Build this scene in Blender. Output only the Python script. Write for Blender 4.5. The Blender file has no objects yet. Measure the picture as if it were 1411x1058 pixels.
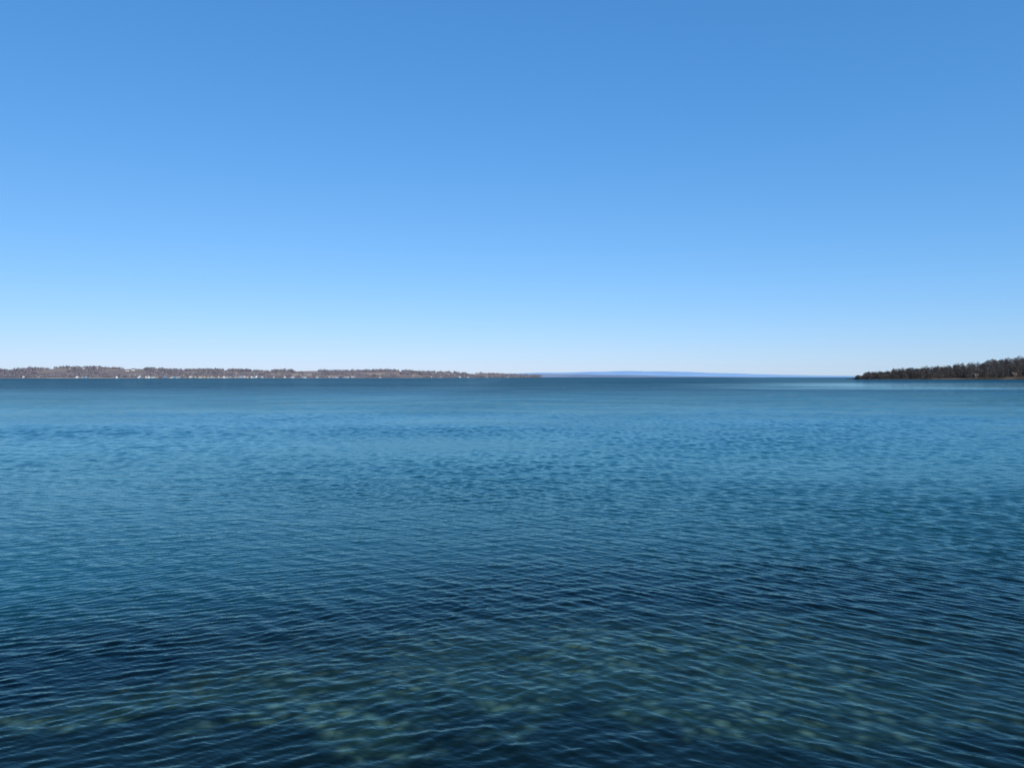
import bpy, math, random
import numpy as np
from mathutils import Vector, noise
random.seed(7); rng=np.random.default_rng(7)
scn=bpy.context.scene
F=1019.0; CX=705.5; HY=519.5; CAMH=5.0; K=1.5625

# ---------------------------------------------------------------- helpers
def mesh_obj(name,verts,faces,mats=(),mi=None,smooth=False):
    me=bpy.data.meshes.new(name)
    me.from_pydata([tuple(v) for v in verts],[],[tuple(f) for f in faces])
    for m in mats: me.materials.append(m)
    if mi is not None: me.polygons.foreach_set('material_index',list(mi))
    if smooth: me.polygons.foreach_set('use_smooth',[True]*len(me.polygons))
    me.update()
    ob=bpy.data.objects.new(name,me); scn.collection.objects.link(ob); return ob
class NT:
    def __init__(s,tree): s.t=tree
    def n(s,typ,ins=None,**kw):
        nd=s.t.nodes.new(typ)
        for k,v in kw.items(): setattr(nd,k,v)
        if ins:
            for k,v in ins.items():
                sock=nd.inputs[k]
                if isinstance(v,bpy.types.NodeSocket): s.t.links.new(v,sock)
                else: sock.default_value=v
        return nd
    def m(s,op,a,b=0.0,c=0.0,clamp=False):
        nd=s.n('ShaderNodeMath',{0:a,1:b,2:c},operation=op); nd.use_clamp=clamp
        return nd.outputs[0]
    def mr(s,v,a,b,c=0.0,d=1.0,smooth=True):
        nd=s.n('ShaderNodeMapRange',{0:v,1:a,2:b,3:c,4:d})
        nd.interpolation_type='SMOOTHSTEP' if smooth else 'LINEAR'; nd.clamp=True
        return nd.outputs[0]
    def mixc(s,f,a,b):
        nd=s.n('ShaderNodeMix',data_type='RGBA')
        for k,v in ((0,f),(6,a),(7,b)):
            if isinstance(v,bpy.types.NodeSocket): s.t.links.new(v,nd.inputs[k])
            else: nd.inputs[k].default_value=v
        return nd.outputs[2]
def newmat(name):
    m=bpy.data.materials.new(name); m.use_nodes=True; m.node_tree.nodes.clear()
    return m,NT(m.node_tree)
def finish(g,sh):
    o=g.n('ShaderNodeOutputMaterial'); g.t.links.new(sh,o.inputs[0])
def C(r,g,b): return (r,g,b,1.0)

# ---------------------------------------------------------------- world + sun
SUN_EL=math.radians(40); SUN_AZ=math.radians(160)   # clockwise from +Y (view direction)
w=bpy.data.worlds.new("World"); scn.world=w; w.use_nodes=True
g=NT(w.node_tree); g.t.nodes.clear()
sky=g.n('ShaderNodeTexSky'); sky.sky_type='NISHITA'; sky.sun_disc=False
sky.sun_elevation=SUN_EL; sky.sun_rotation=SUN_AZ
sky.altitude=0; sky.air_density=1.0; sky.dust_density=0.1; sky.ozone_density=2.5
SK=0.11
sc=g.n('ShaderNodeSeparateColor',{0:sky.outputs[0]})
def grade(s,gam,k): return g.m('MULTIPLY',g.m('POWER',g.m('MULTIPLY',s,SK),gam),k/SK)
cc=g.n('ShaderNodeCombineColor',{0:grade(sc.outputs[0],0.98,0.56),1:grade(sc.outputs[1],0.66,0.735),2:grade(sc.outputs[2],0.55,1.09)})
bg=g.n('ShaderNodeBackground',{0:cc.outputs[0],1:SK})
o=g.n('ShaderNodeOutputWorld'); g.t.links.new(bg.outputs[0],o.inputs[0])
sl=bpy.data.lights.new('sun','SUN'); sl.energy=4.0; sl.angle=math.radians(0.5); sl.color=(1,0.95,0.87)
so=bpy.data.objects.new('sun',sl); scn.collection.objects.link(so)
d=Vector((math.sin(SUN_AZ)*math.cos(SUN_EL),math.cos(SUN_AZ)*math.cos(SUN_EL),math.sin(SUN_EL)))
so.rotation_euler=d.to_track_quat('Z','Y').to_euler()

# ---------------------------------------------------------------- water material
grp=bpy.data.node_groups.new('ripple_height','ShaderNodeTree')
grp.interface.new_socket('P',in_out='INPUT',socket_type='NodeSocketVector')
grp.interface.new_socket('F',in_out='INPUT',socket_type='NodeSocketFloat')
grp.interface.new_socket('H',in_out='OUTPUT',socket_type='NodeSocketFloat')
q=NT(grp); gi=q.n('NodeGroupInput'); go=q.n('NodeGroupOutput')
P=gi.outputs[0]; FA=gi.outputs[1]
def dirnoise(rot,stretch,scale,detail,amp,dist=0.0):
    r=q.n('ShaderNodeVectorRotate',{'Vector':P,'Angle':math.radians(rot)},rotation_type='Z_AXIS')
    s=q.n('ShaderNodeVectorMath',{0:r.outputs[0],1:(scale*stretch,scale,0)},operation='MULTIPLY')
    t=q.n('ShaderNodeTexNoise',{'Vector':s.outputs[0],'Scale':1.0,'Detail':detail,'Roughness':0.5,'Distortion':dist},noise_dimensions='2D')
    return q.m('MULTIPLY',t.outputs[0],amp)
h=dirnoise(20,0.5,12.0,1.0,0.0065)
h=q.m('ADD',h,q.m('MULTIPLY',dirnoise(10,0.45,4.0,1.0,0.030),FA))
grp.links.new(h,go.inputs[0])

wm,g=newmat('lake_water')
geo=g.n('ShaderNodeNewGeometry'); pos=geo.outputs['Position']; nrm=geo.outputs['Normal']
sp=g.n('ShaderNodeSeparateXYZ',{0:pos}); X,Y=sp.outputs[0],sp.outputs[1]
E=0.015
def N2(vec,scale,detail=2.0,rough=0.5):
    s=g.n('ShaderNodeVectorMath',{0:pos,1:vec},operation='MULTIPLY')
    return g.n('ShaderNodeTexNoise',{'Vector':s.outputs[0],'Scale':scale,'Detail':detail,'Roughness':rough},noise_dimensions='2D').outputs[0]
patch=N2((0.6,1,1),0.08,2)
FAR=g.mr(Y,30,330,0.0,1.2)
def H(off):
    p=g.n('ShaderNodeVectorMath',{0:pos,1:off},operation='ADD')
    nd=g.n('ShaderNodeGroup'); nd.node_tree=grp; g.t.links.new(p.outputs[0],nd.inputs[0]); g.t.links.new(FAR,nd.inputs[1]); return nd.outputs[0]
h0,hx,hy=H((0,0,0)),H((E,0,0)),H((0,E,0))
gust=g.m('ADD',g.mr(patch,0.35,0.65,-0.14,0.14),g.mr(N2((0.35,1,1),0.010,4,0.6),0.35,0.65,-0.16,0.16))
amp=g.m('ADD',1.05,gust)
side=g.m('ADD',g.m('SUBTRACT',X,g.m('MULTIPLY',Y,0.30)),g.m('MULTIPLY',g.m('SUBTRACT',N2((1,1,1),0.010,3),0.5),160))
calm=g.m('MULTIPLY',g.mr(side,-60,110),g.m('MULTIPLY',g.mr(Y,265,340),g.mr(Y,480,760,1,0.12)))
amp=g.m('MULTIPLY',amp,g.m('SUBTRACT',1.0,g.m('MULTIPLY',calm,0.8)))
sx=g.m('MULTIPLY',g.m('DIVIDE',g.m('SUBTRACT',h0,hx),E),amp)
sy=g.m('MULTIPLY',g.m('DIVIDE',g.m('SUBTRACT',h0,hy),E),amp)
nv=g.n('ShaderNodeCombineXYZ',{0:sx,1:sy,2:0.0})
nn=g.n('ShaderNodeVectorMath',{0:g.n('ShaderNodeVectorMath',{0:nv.outputs[0],1:nrm},operation='ADD').outputs[0]},operation='NORMALIZE').outputs[0]
fr=g.n('ShaderNodeFresnel',{'IOR':1.333,'Normal':nn}).outputs[0]
lim=g.m('ADD',g.mr(Y,50,160,0.30,0.10),g.mr(Y,120,400,0.23,0.05))
lim=g.m('ADD',lim,g.mr(X,-30,0,0.06,0))
lim=g.m('ADD',lim,g.m('MULTIPLY',gust,-0.16))
lim=g.m('ADD',lim,g.m('MULTIPLY',calm,0.50))
fr=g.m('MINIMUM',fr,lim)
gl=g.n('ShaderNodeBsdfGlossy',{'Color':g.mixc(g.mr(Y,15,90),C(0.70,0.94,0.88),C(0.64,0.92,0.98)),'Roughness':0.06,'Normal':nn})
dpth=g.m('ADD',Y,g.m('MULTIPLY',g.m('SUBTRACT',N2((1,1,1),0.2,3),0.5),5.0))
dpth=g.m('ADD',dpth,g.mr(X,-12,4,2.2,-2.5))
deep=g.mr(dpth,13.5,21.5,0.03,1.0)
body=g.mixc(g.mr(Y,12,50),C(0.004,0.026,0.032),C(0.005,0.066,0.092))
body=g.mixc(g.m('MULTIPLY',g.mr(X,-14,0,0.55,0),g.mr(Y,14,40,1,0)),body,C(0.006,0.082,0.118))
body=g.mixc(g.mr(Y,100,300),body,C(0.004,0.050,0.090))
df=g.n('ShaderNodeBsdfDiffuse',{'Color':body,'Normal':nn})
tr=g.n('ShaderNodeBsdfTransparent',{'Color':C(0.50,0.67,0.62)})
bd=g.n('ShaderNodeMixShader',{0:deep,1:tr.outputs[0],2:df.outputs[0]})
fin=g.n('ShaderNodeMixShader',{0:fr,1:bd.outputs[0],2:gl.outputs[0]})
finish(g,fin.outputs[0])

# ---- the lake: one mesh, waves modelled as real geometry near the shore
comps=[]
def train(n,l0,l1,rms,ang,spread,tid):
    for i in range(n):
        lam=l0*(l1/l0)**rng.random(); k=2*math.pi/lam
        a=math.radians(ang+rng.normal()*spread); s=rms*math.sqrt(2.0/n)
        comps.append((k*math.cos(a),k*math.sin(a),s/k,rng.random()*6.283,tid,lam))
train(36,0.14,0.36,0.105,50,14,1)
train(36,0.14,0.36,0.095,118,15,2)
train(20,0.36,0.9,0.038,58,18,0)
train(16,0.36,0.9,0.028,112,18,0)
train(20,0.9,3.2,0.016,75,24,0)
lowf=[(rng.normal()*0.12,rng.normal()*0.22,rng.random()*6.28) for _ in range(10)]
def wave(x,y):
    z=np.zeros_like(x); m=np.zeros_like(x); e=np.zeros_like(x)
    for i,(a,b,p) in enumerate(lowf):
        s=np.sin(a*x+b*y+p)
        if i<5: m+=s
        else: e+=s
    m/=1.6; e/=1.6
    wa=1/(1+np.exp(-(x/np.maximum(y*0.35,3)*1.6+0.35+m*0.9)))
    en=1+0.25*e
    yr=y[:,:1]
    boost=np.interp(yr,[7,10,16,28,60,104,180,330],[0.6,0.72,0.95,1.2,1.65,2.1,2.7,3.2])  # open water is rougher than the sheltered edge
    for kx,ky,a,p,t,lam in comps:
        q_=np.clip((lam/(0.0080*yr)-0.85)/0.5,0,1)   # short waves hand over to the shader ripples
        if q_.max()<=0: continue
        wgt=1.0 if t==0 else (wa if t==1 else (1.05-wa))
        z+=(a*wgt*boost*q_)*np.sin(kx*x+ky*y+p)
    z*=en
    return z+np.maximum(z,0)*0.25
Vs=[];Fs=[];off=0
def tile(x0,x1,y0,y1,st):
    global off
    nx=int(round((x1-x0)/st))+1; ny=int(round((y1-y0)/st))+1
    xs=np.linspace(x0,x1,nx); ys=np.linspace(y0,y1,ny)
    Xg,Yg=np.meshgrid(xs,ys); Z=wave(Xg,Yg)
    Vs.append(np.stack([Xg,Yg,Z],-1).reshape(-1,3).astype(np.float32))
    idx=np.arange(nx*ny).reshape(ny,nx)+off
    Fs.append(np.stack([idx[:-1,:-1],idx[:-1,1:],idx[1:,1:],idx[1:,:-1]],-1).reshape(-1,4).astype(np.int32)); off+=nx*ny
def flat(x0,x1,y0,y1):
    global off
    Vs.append(np.array([(x0,y0,0),(x1,y0,0),(x1,y1,0),(x0,y1,0)],np.float32)); Fs.append(np.array([[off,off+1,off+2,off+3]],np.int32)); off+=4
R=60000
tile(-29,29,7,36,0.038)
tile(-85,85,36,104,0.10)
tile(-280,280,104,350,0.40)
flat(-R,R,-60,7)
for (xx,y0,y1) in ((29,7,36),(85,36,104),(280,104,350)):
    flat(-R,-xx,y0,y1); flat(xx,R,y0,y1)
flat(-R,R,350,R)
V=np.concatenate(Vs); Q=np.concatenate(Fs)
me=bpy.data.meshes.new('lake_water'); me.vertices.add(len(V)); me.vertices.foreach_set('co',V.ravel())
me.loops.add(len(Q)*4); me.loops.foreach_set('vertex_index',Q.ravel())
me.polygons.add(len(Q)); me.polygons.foreach_set('loop_start',np.arange(0,len(Q)*4,4,dtype=np.int32))
me.polygons.foreach_set('use_smooth',np.ones(len(Q),dtype=bool))
me.materials.append(wm); me.update(calc_edges=True)
lake=bpy.data.objects.new('lake_water',me); scn.collection.objects.link(lake)

# ---------------------------------------------------------------- lake bed (stones, weeds, painted shade)
bm_,g=newmat('lake_bed')
geo=g.n('ShaderNodeNewGeometry')
pos=g.n('ShaderNodeVectorMath',{0:geo.outputs['Position'],1:(1/K,1/K,1/K)},operation='MULTIPLY').outputs[0]
sp=g.n('ShaderNodeSeparateXYZ',{0:pos}); X,Y=sp.outputs[0],sp.outputs[1]
def nz(scale,detail=3,rough=0.5):
    return g.n('ShaderNodeTexNoise',{'Vector':pos,'Scale':scale,'Detail':detail,'Roughness':rough}).outputs[0]
vor=g.n('ShaderNodeTexVoronoi',{'Vector':pos,'Scale':3.6,'Randomness':1.0})
stone=g.mr(vor.outputs['Distance'],0.12,0.6,1.0,0.0)
n1=nz(0.9); n2=nz(0.45,4,0.6)
col=g.mixc(g.m('MULTIPLY',stone,g.mr(n1,0.36,0.60)),C(0.075,0.11,0.092),C(0.42,0.45,0.37))
# darker boulders between the pale cobbles
vb=g.n('ShaderNodeTexVoronoi',{'Vector':pos,'Scale':1.7,'Randomness':1.0})
col=g.mixc(g.m('MULTIPLY',g.mr(vb.outputs['Distance'],0.18,0.38,0.75,0),g.mr(nz(0.7,2),0.45,0.6)),col,C(0.03,0.04,0.036))
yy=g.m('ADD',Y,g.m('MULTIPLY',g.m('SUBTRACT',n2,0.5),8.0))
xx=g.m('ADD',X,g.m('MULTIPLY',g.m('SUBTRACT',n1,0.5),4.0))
weed_shade=g.m('MAXIMUM',g.mr(yy,8.9,10.0,0.95,0),g.mr(xx,3.0,8.5,0,0.68))  # near edge: pier shadow painted into the bed colour along with weeds
weed_shade=g.m('MAXIMUM',weed_shade,g.mr(n2,0.55,0.65,0,0.7))
weed_shade=g.m('MAXIMUM',weed_shade,g.mr(yy,13.2,16.5,0,0.6))
col=g.mixc(weed_shade,col,C(0.012,0.020,0.020))
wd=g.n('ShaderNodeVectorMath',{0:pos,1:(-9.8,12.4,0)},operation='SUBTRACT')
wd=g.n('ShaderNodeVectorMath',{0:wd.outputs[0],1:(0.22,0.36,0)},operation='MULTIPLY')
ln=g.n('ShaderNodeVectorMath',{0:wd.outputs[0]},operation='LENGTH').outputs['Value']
mead_shade=g.mr(g.m('ADD',ln,g.m('MULTIPLY',nz(0.6),0.8)),1.25,1.75,1.0,0.0)  # shadow across the lower left, painted as a dark weedy patch
col=g.mixc(mead_shade,col,C(0.0012,0.003,0.010))
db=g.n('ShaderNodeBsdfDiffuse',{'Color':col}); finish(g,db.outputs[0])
vs=[];fs=[];nx,ny=200,180
for j in range(ny):
    for i in range(nx):
        x=-60+120*i/(nx-1); y=-20+110*(j/(ny-1))**1.3
        z=-0.8-0.05*max(0,y)-0.0005*y*y+0.25*(noise.noise((x*0.35,y*0.35,0)))+0.15*noise.noise((x*1.1,y*1.1,3))
        vs.append((x*K,y*K,z*K))
for j in range(ny-1):
    for i in range(nx-1):
        a=j*nx+i; fs.append((a,a+1,a+nx+1,a+nx))
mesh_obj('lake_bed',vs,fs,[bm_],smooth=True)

# ---------------------------------------------------------------- land materials
def ground_mat(name,c1,c2,c3,sc):
    m,g=newmat(name); geo=g.n('ShaderNodeNewGeometry'); pos=geo.outputs['Position']
    a=g.n('ShaderNodeTexNoise',{'Vector':pos,'Scale':sc,'Detail':4.0}).outputs[0]
    b=g.n('ShaderNodeTexNoise',{'Vector':pos,'Scale':sc*0.35,'Detail':2.0}).outputs[0]
    col=g.mixc(g.mr(a,0.4,0.6),c1,c2); col=g.mixc(g.mr(b,0.52,0.58),col,c3)
    finish(g,g.n('ShaderNodeBsdfDiffuse',{'Color':col}).outputs[0]); return m
def leaf_mat(name,c1,c2):
    m,g=newmat(name); geo=g.n('ShaderNodeNewGeometry')
    a=g.n('ShaderNodeTexNoise',{'Vector':geo.outputs['Position'],'Scale':0.02,'Detail':3.0}).outputs[0]
    f=g.m('ADD',g.m('MULTIPLY',geo.outputs['Random Per Island'],0.6),g.mr(a,0.35,0.65,-0.1,0.5),clamp=True)
    finish(g,g.n('ShaderNodeBsdfDiffuse',{'Color':g.mixc(f,c1,c2)}).outputs[0]); return m
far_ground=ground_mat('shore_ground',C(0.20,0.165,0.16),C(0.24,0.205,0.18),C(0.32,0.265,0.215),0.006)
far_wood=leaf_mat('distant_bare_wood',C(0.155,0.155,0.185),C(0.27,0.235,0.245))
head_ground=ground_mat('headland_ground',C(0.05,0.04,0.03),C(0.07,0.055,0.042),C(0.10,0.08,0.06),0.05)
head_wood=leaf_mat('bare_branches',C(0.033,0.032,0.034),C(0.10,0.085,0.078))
con_mat=leaf_mat('conifer_needles',C(0.015,0.026,0.02),C(0.035,0.05,0.036))
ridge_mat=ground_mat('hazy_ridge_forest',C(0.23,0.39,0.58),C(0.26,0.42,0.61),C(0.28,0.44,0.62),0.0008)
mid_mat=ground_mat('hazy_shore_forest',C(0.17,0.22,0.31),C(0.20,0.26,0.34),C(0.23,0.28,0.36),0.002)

def px2x(px,y): return (px-CX)/F*y
SH=[(-900,2300),(-300,2600),(0,2900),(200,3100),(520,4200),(660,5600),(745,8200)]
RD=[(-900,10),(-300,12),(0,12.5),(60,14),(110,15.5),(190,15),(235,12.0),(330,11.2),(368,10.8),(380,13.0),(450,12.8),(500,11),(540,10.5),(600,8.5),(660,6.2),(700,4.0),(745,2.0)]
def li(t,x): return float(np.interp(x,[a[0] for a in t],[a[1] for a in t]))
def hh(px,v,y0):
    H=li(RD,px)/F*y0
    H=max(H-6,2)
    n=noise.noise((px*0.012,v*2.2,1.3))*0.32+noise.noise((px*0.04,v*4,7.3))*0.10
    s=v*v*(3-2*v)
    return H*(0.05+s*(0.95+n))
def left_pt(px,v):
    y0=li(SH,px); dep=900*v
    return (px2x(px,y0)*(1+dep/y0), y0+dep, (hh(px,v,y0))*(1+dep/y0))
vs=[];fs=[];pxs=np.arange(-900,746,6); nv_=14
for px in pxs:
    x,y,z=left_pt(px,0); vs.append((x,y-4,-1))
    for k in range(nv_):
        x,y,z=left_pt(px,k/(nv_-1)); vs.append((x,y,z+0.6))
    vs.append((x,y+600,-5))
nr=nv_+2
for i in range(len(pxs)-1):
    for k in range(nr-1):
        a=i*nr+k; fs.append((a,a+nr,a+nr+1,a+1))
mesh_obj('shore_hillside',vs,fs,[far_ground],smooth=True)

def build_clumps(name,pts,mat,ntri,shape):
    allv=[]
    for (x,y,z,h,r) in pts:
        t=rng.random(ntri); a=rng.random(ntri)*2*math.pi
        rad=np.sqrt(rng.random(ntri))*r
        if shape=='bare': prof=np.sqrt(np.clip(1-((t-0.45)/0.56)**2,0.02,1))
        else: prof=1-t
        cx=x+np.cos(a)*rad*prof; cy=y+np.sin(a)*rad*prof; cz=z+h*(0.12+0.88*t if shape=='bare' else 0.08+0.92*t)
        s=r*(0.45 if ntri<40 else 0.20)
        c=np.stack([cx,cy,cz],1)[:,None,:]
        off=rng.normal(size=(ntri,3,3))*s*np.array([0.6,0.6,1.0])
        allv.append((c+off).reshape(-1,3))
    V=np.concatenate(allv); n=len(V)
    me=bpy.data.meshes.new(name); me.vertices.add(n); me.vertices.foreach_set('co',V.astype(np.float32).ravel())
    me.loops.add(n); me.loops.foreach_set('vertex_index',np.arange(n,dtype=np.int32))
    me.polygons.add(n//3); me.polygons.foreach_set('loop_start',np.arange(0,n,3,dtype=np.int32)); 
    me.materials.append(mat); me.update(); me.validate()
    ob=bpy.data.objects.new(name,me); scn.collection.objects.link(ob); return ob
pts=[]
for i in range(10000):
    px=random.uniform(-700,745); v=random.random()
    m=noise.noise((px*0.02,v*3.5,5.0))+0.5*noise.noise((px*0.09,v*9,2.0))
    if v<0.85 and m<0.0: continue
    if v>=0.85 and noise.noise((px*0.03,4.4,1.0))<-0.35: continue
    x,y,z=left_pt(px,v); h=random.uniform(6,10)
    pts.append((x,y,z,h,random.uniform(4,8)*(y/3000)))
for i in range(1300):
    px=random.uniform(-700,745); v=random.uniform(0.03,0.12)
    x,y,z=left_pt(px,v); pts.append((x,y,z,random.uniform(4,8),random.uniform(3,6)*(y/3000)))
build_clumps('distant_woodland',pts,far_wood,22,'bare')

def ridge(name,prof,dist,dep,mat,step):
    vs=[];fs=[];pxs=np.arange(prof[0][0],prof[-1][0]+1,step)
    for px in pxs:
        H=li(prof,px)/F*dist*(1+0.08*noise.noise((px*0.03,dist*0.001,0)))+0.1*dist/F*noise.noise((px*0.2,0,0))
        X_=px2x(px,dist)
        for k,(dv,f) in enumerate(((0,-0.02),(0.2,0.35),(0.5,0.75),(1,1.0),(1.5,-0.1))):
            vs.append((X_,dist+dep*dv,H*f*(1+dep*dv/dist)))
    for i in range(len(pxs)-1):
        for k in range(4):
            a=i*5+k; fs.append((a,a+5,a+6,a+1))
    mesh_obj(name,vs,fs,[mat],smooth=True)
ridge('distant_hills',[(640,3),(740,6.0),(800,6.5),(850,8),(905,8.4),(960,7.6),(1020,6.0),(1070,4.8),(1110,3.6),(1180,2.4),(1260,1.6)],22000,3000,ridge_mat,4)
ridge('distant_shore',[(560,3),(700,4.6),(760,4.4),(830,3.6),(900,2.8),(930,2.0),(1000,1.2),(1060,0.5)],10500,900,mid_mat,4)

# ---------------------------------------------------------------- right headland
HB=[(1170,1050),(1185,1030),(1300,980),(1411,930),(1800,800),(2600,700)]
TOP=[(1170,0.6),(1185,1.6),(1240,4),(1300,9),(1340,14),(1411,22),(1600,30),(2600,38)]
def head_pt(px,v):
    y0=li(HB,px)*K; dep=260*K*v*min(1,(px-1165)/60)
    H=li(TOP,px)*K
    return (px2x(px,y0)*(1+dep/y0)+0, y0+dep, H*min(1,0.15+v*1.6)*(1+0.15*noise.noise((px*0.05,v*3,0))))
vs=[];fs=[];pxs=np.arange(1168,2600,4)
for px in pxs:
    x,y,z=head_pt(px,0); vs.append((x,y-2,-1))
    for k in range(10):
        x,y,z=head_pt(px,k/9); vs.append((x,y,z))
    vs.append((x,y+60,-3))
for i in range(len(pxs)-1):
    for k in range(11):
        a=i*12+k; fs.append((a,a+12,a+13,a+1))
mesh_obj('wooded_headland',vs,fs,[head_ground],smooth=True)
V=[];Fc=[]
def limb(p,qv,r0,r1):
    p=Vector(p);qv=Vector(qv);dr=(qv-p).normalized(); a=dr.orthogonal().normalized(); b=dr.cross(a)
    o=len(V)
    for (c,r) in ((p,r0),(qv,r1)):
        for k in range(3):
            t=k*2*math.pi/3; V.append(tuple(c+a*math.cos(t)*r+b*math.sin(t)*r))
    for k in range(3): Fc.append((o+k,o+(k+1)%3,o+3+(k+1)%3,o+3+k))
tp=[]
for i in range(2000):
    px=1180+ (random.random()**1.2)*900; v=random.random()**1.2
    if px<1200: v*=0.5
    x,y,z=head_pt(px,v); h=random.uniform(13,22)*(0.72 if px<1230 else 1)
    r=random.uniform(3.6,6.4)
    if px<1192: h*=0.5; r*=0.7
    tp.append((x,y,z-h*0.06,h,r))
    limb((x,y,z-0.5),(x+random.uniform(-.6,.6),y,z+h*0.6),0.36,0.2)
    for k in range(7):
        z0=z+h*random.uniform(0.25,0.6); a=random.random()*6.28; l=r*random.uniform(0.5,1)
        limb((x,y,z0),(x+math.cos(a)*l,y+math.sin(a)*l,z0+h*random.uniform(0.2,0.4)),0.17,0.06)
trunk_mat=leaf_mat('bark',C(0.08,0.07,0.06),C(0.18,0.16,0.14))
mesh_obj('headland_woodland_trunks',V,Fc,[trunk_mat])
tw=build_clumps('headland_woodland',tp,head_wood,90,'bare')
tr_=bpy.data.objects['headland_woodland_trunks']; tr_.parent=tw; tr_.name='trunks'
up=[]
for i in range(500):
    px=random.uniform(1176,2000); x,y,z=head_pt(px,random.uniform(0,0.1)); up.append((x,y,z-0.3,random.uniform(2,5),random.uniform(2,4.5)))
build_clumps('shoreline_bushes',up,head_wood,45,'bare')
def conifer(px,v,h):
    x,y,z=head_pt(px,v); h*=1.45
    V0=[];F0=[]
    def cone(z0,z1,r0,n=9):
        o=len(V0)
        for k in range(n*2):
            rr=r0*(1 if k%2 else 0.62)*random.uniform(0.8,1.15); t=k*math.pi/n
            V0.append((rr*math.cos(t),rr*math.sin(t),z0+random.uniform(-.3,.3)))
        V0.append((0,0,z1))
        for k in range(n*2): F0.append((o+k,o+(k+1)%(2*n),o+2*n))
    mi=[]
    for k in range(6):
        t=k*math.pi/3; V0.append((0.25*math.cos(t),0.25*math.sin(t),-0.5))
    V0.append((0,0,h*0.9))
    for k in range(6): F0.append((k,(k+1)%6,6))
    nl=8
    for k in range(nl):
        f=k/nl; cone(h*(0.12+0.80*f),h*(0.12+0.80*f)+h*0.2,h*0.22*(1-f)**0.8+0.25)
    mi=[1]*6+[0]*(len(F0)-6)
    ob=mesh_obj('conifer_tree',V0,F0,[con_mat,trunk_mat],mi); ob.location=(x,y,z)
for px,v,h in ((1190,0.1,9),(1197,0.2,11.5),(1205,0.1,10),(1212,0.25,12),(1222,0.3,12.5),(1234,0.1,9.5),(1262,0.3,10),(1352,0.3,12),(1385,0.2,10)):
    conifer(px,v,h)

# ---------------------------------------------------------------- houses
def plain(name,c,rough=0.8):
    m,g=newmat(name); geo=g.n('ShaderNodeNewGeometry')
    a=g.n('ShaderNodeTexNoise',{'Vector':geo.outputs['Position'],'Scale':0.8,'Detail':3.0}).outputs[0]
    col=g.mixc(a,C(*[k*0.85 for k in c]),C(*[min(1,k*1.12) for k in c]))
    b=g.n('ShaderNodeBsdfPrincipled',{'Base Color':col,'Roughness':rough}); finish(g,b.outputs[0]); return m
walls=[plain('white_siding',(0.66,0.65,0.63)),plain('cream_siding',(0.50,0.45,0.38)),plain('grey_siding',(0.34,0.35,0.37)),plain('red_brick',(0.30,0.16,0.12)),plain('blue_siding',(0.28,0.34,0.42)),plain('brown_timber',(0.12,0.09,0.07))]
roofs=[plain('dark_shingle',(0.13,0.125,0.13)),plain('brown_shingle',(0.18,0.13,0.10)),plain('pale_roof',(0.36,0.36,0.36))]
glass=plain('window_glass',(0.03,0.04,0.05),0.15); doorm=plain('painted_door',(0.2,0.08,0.05))
def box(V0,F0,mi,x0,x1,y0,y1,z0,z1,m):
    o=len(V0)
    V0+= [(x0,y0,z0),(x1,y0,z0),(x1,y1,z0),(x0,y1,z0),(x0,y0,z1),(x1,y0,z1),(x1,y1,z1),(x0,y1,z1)]
    F0+= [tuple(o+k for k in f) for f in ((0,3,2,1),(4,5,6,7),(0,1,5,4),(1,2,6,5),(2,3,7,6),(3,0,4,7))]; mi+=[m]*6
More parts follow.
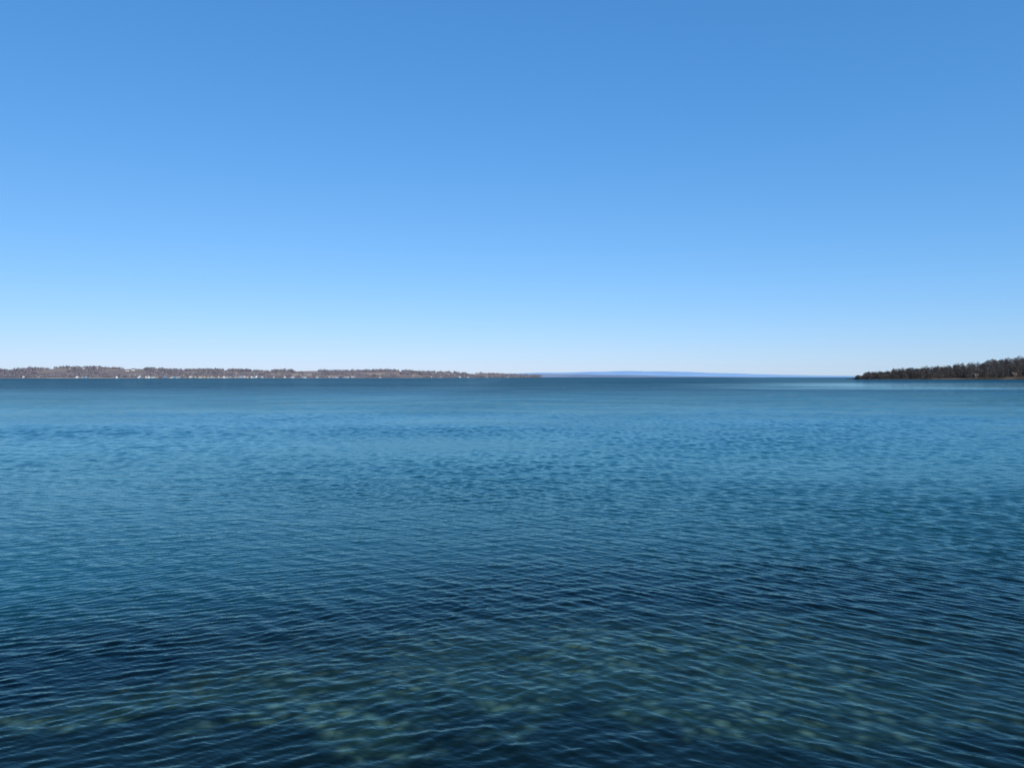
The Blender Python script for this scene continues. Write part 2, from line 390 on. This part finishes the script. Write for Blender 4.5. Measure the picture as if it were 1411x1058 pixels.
def house_mesh(L,Wd,Hh,st,wm_,rm_):
    V0=[];F0=[];mi=[]
    box(V0,F0,mi,-L/2,L/2,-Wd/2,Wd/2,-1.5,Hh,0)
    rh=Wd*0.38; e=0.5
    o=len(V0)
    V0+=[(-L/2,-Wd/2,Hh),(-L/2,Wd/2,Hh),(-L/2,0,Hh+rh),(L/2,-Wd/2,Hh),(L/2,Wd/2,Hh),(L/2,0,Hh+rh)]
    F0+=[(o,o+2,o+1),(o+3,o+4,o+5)]; mi+=[0,0]
    for s in (-1,1):
        o=len(V0); ye=s*(Wd/2+e); ze=Hh-e*0.76+0.05
        V0+=[(-L/2-e,ye,ze),(L/2+e,ye,ze),(L/2+e,0,Hh+rh+0.1),(-L/2-e,0,Hh+rh+0.1)]
        V0+=[(a,b,c+0.2) for a,b,c in V0[-4:]]
        F0+=[tuple(o+k for k in f) for f in ((0,3,2,1),(4,5,6,7),(0,1,5,4),(1,2,6,5),(3,0,4,7))]; mi+=[1]*5
    box(V0,F0,mi,L*0.2,L*0.2+0.8,0.4,1.2,Hh+rh*0.5,Hh+rh+1.1,0)
    for fl in range(st):
        for k in range(int(L//2.6)):
            xx=-L/2+1.2+k*2.6
            if fl==0 and k==1: box(V0,F0,mi,xx,xx+1.0,-Wd/2-0.05,-Wd/2-0.003,0.1,2.2,3)
            else: box(V0,F0,mi,xx,xx+1.1,-Wd/2-0.05,-Wd/2-0.003,0.9+fl*2.8,2.2+fl*2.8,2)
    me=bpy.data.meshes.new('house'); me.from_pydata(V0,[],F0)
    for m in (walls[wm_],roofs[rm_],glass,doorm): me.materials.append(m)
    me.polygons.foreach_set('material_index',mi); me.update(); return me
hm=[house_mesh(12,8,5.6,2,0,0),house_mesh(14,9,3.2,1,0,1),house_mesh(10,8,5.6,2,1,0),house_mesh(13,9,5.6,2,1,1),house_mesh(13,8,5.6,2,2,0),house_mesh(11,8,3.2,1,3,0),house_mesh(12,9,5.6,2,4,0),house_mesh(10,8,3.2,1,0,0)]
hd=[house_mesh(11,8,3.2,1,5,0),house_mesh(10,7,3.2,1,5,1)]
def put(me,x,y,z,rot,s=1.0):
    ob=bpy.data.objects.new('lakeside_house',me); scn.collection.objects.link(ob); ob.location=(x,y,z); ob.rotation_euler=(0,0,rot); ob.scale=(s,s,s)
for i in range(110):
    px=random.choice([random.uniform(195,530),random.uniform(195,360),random.uniform(195,530),random.uniform(20,700)])
    x,y,z=left_pt(px,random.choice([0,0.0,0.05]))
    put(random.choice(hm),x,y-6-random.uniform(0,8),0.8+random.uniform(0,2.5),random.uniform(-0.5,0.5)+random.choice([0,1.57]),random.uniform(0.8,1.2))
for i in range(24):
    px=random.uniform(180,420); x,y,z=left_pt(px,random.uniform(0.2,0.4)); put(random.choice(hm),x,y,z+1.5,random.uniform(-.4,.4),1.0)
for px,v in ((98,0.72),(108,0.74),(116,0.73),(134,0.8),(176,0.62),(184,0.64)):
    x,y,z=left_pt(px,v); put(hm[random.choice([0,1,7])],x,y,z+4,0.1,1.2)
for px,v in ((1343,0.02),(1395,0.04),(1450,0.03)):
    x,y,z=head_pt(px,v); put(random.choice(hd),x,y-3,z+1.2,0.3,1.0)

# ---------------------------------------------------------------- camera
cd=bpy.data.cameras.new('camera'); cd.sensor_width=36; cd.lens=36*F/1411; cd.clip_start=0.1; cd.clip_end=200000
co=bpy.data.objects.new('camera',cd); scn.collection.objects.link(co)
co.location=(0,0,CAMH); co.rotation_euler=(math.radians(90)-math.atan(9.5/F),0,0)
scn.camera=co
scn.view_settings.view_transform='Standard'; scn.view_settings.look='None'; scn.view_settings.exposure=0
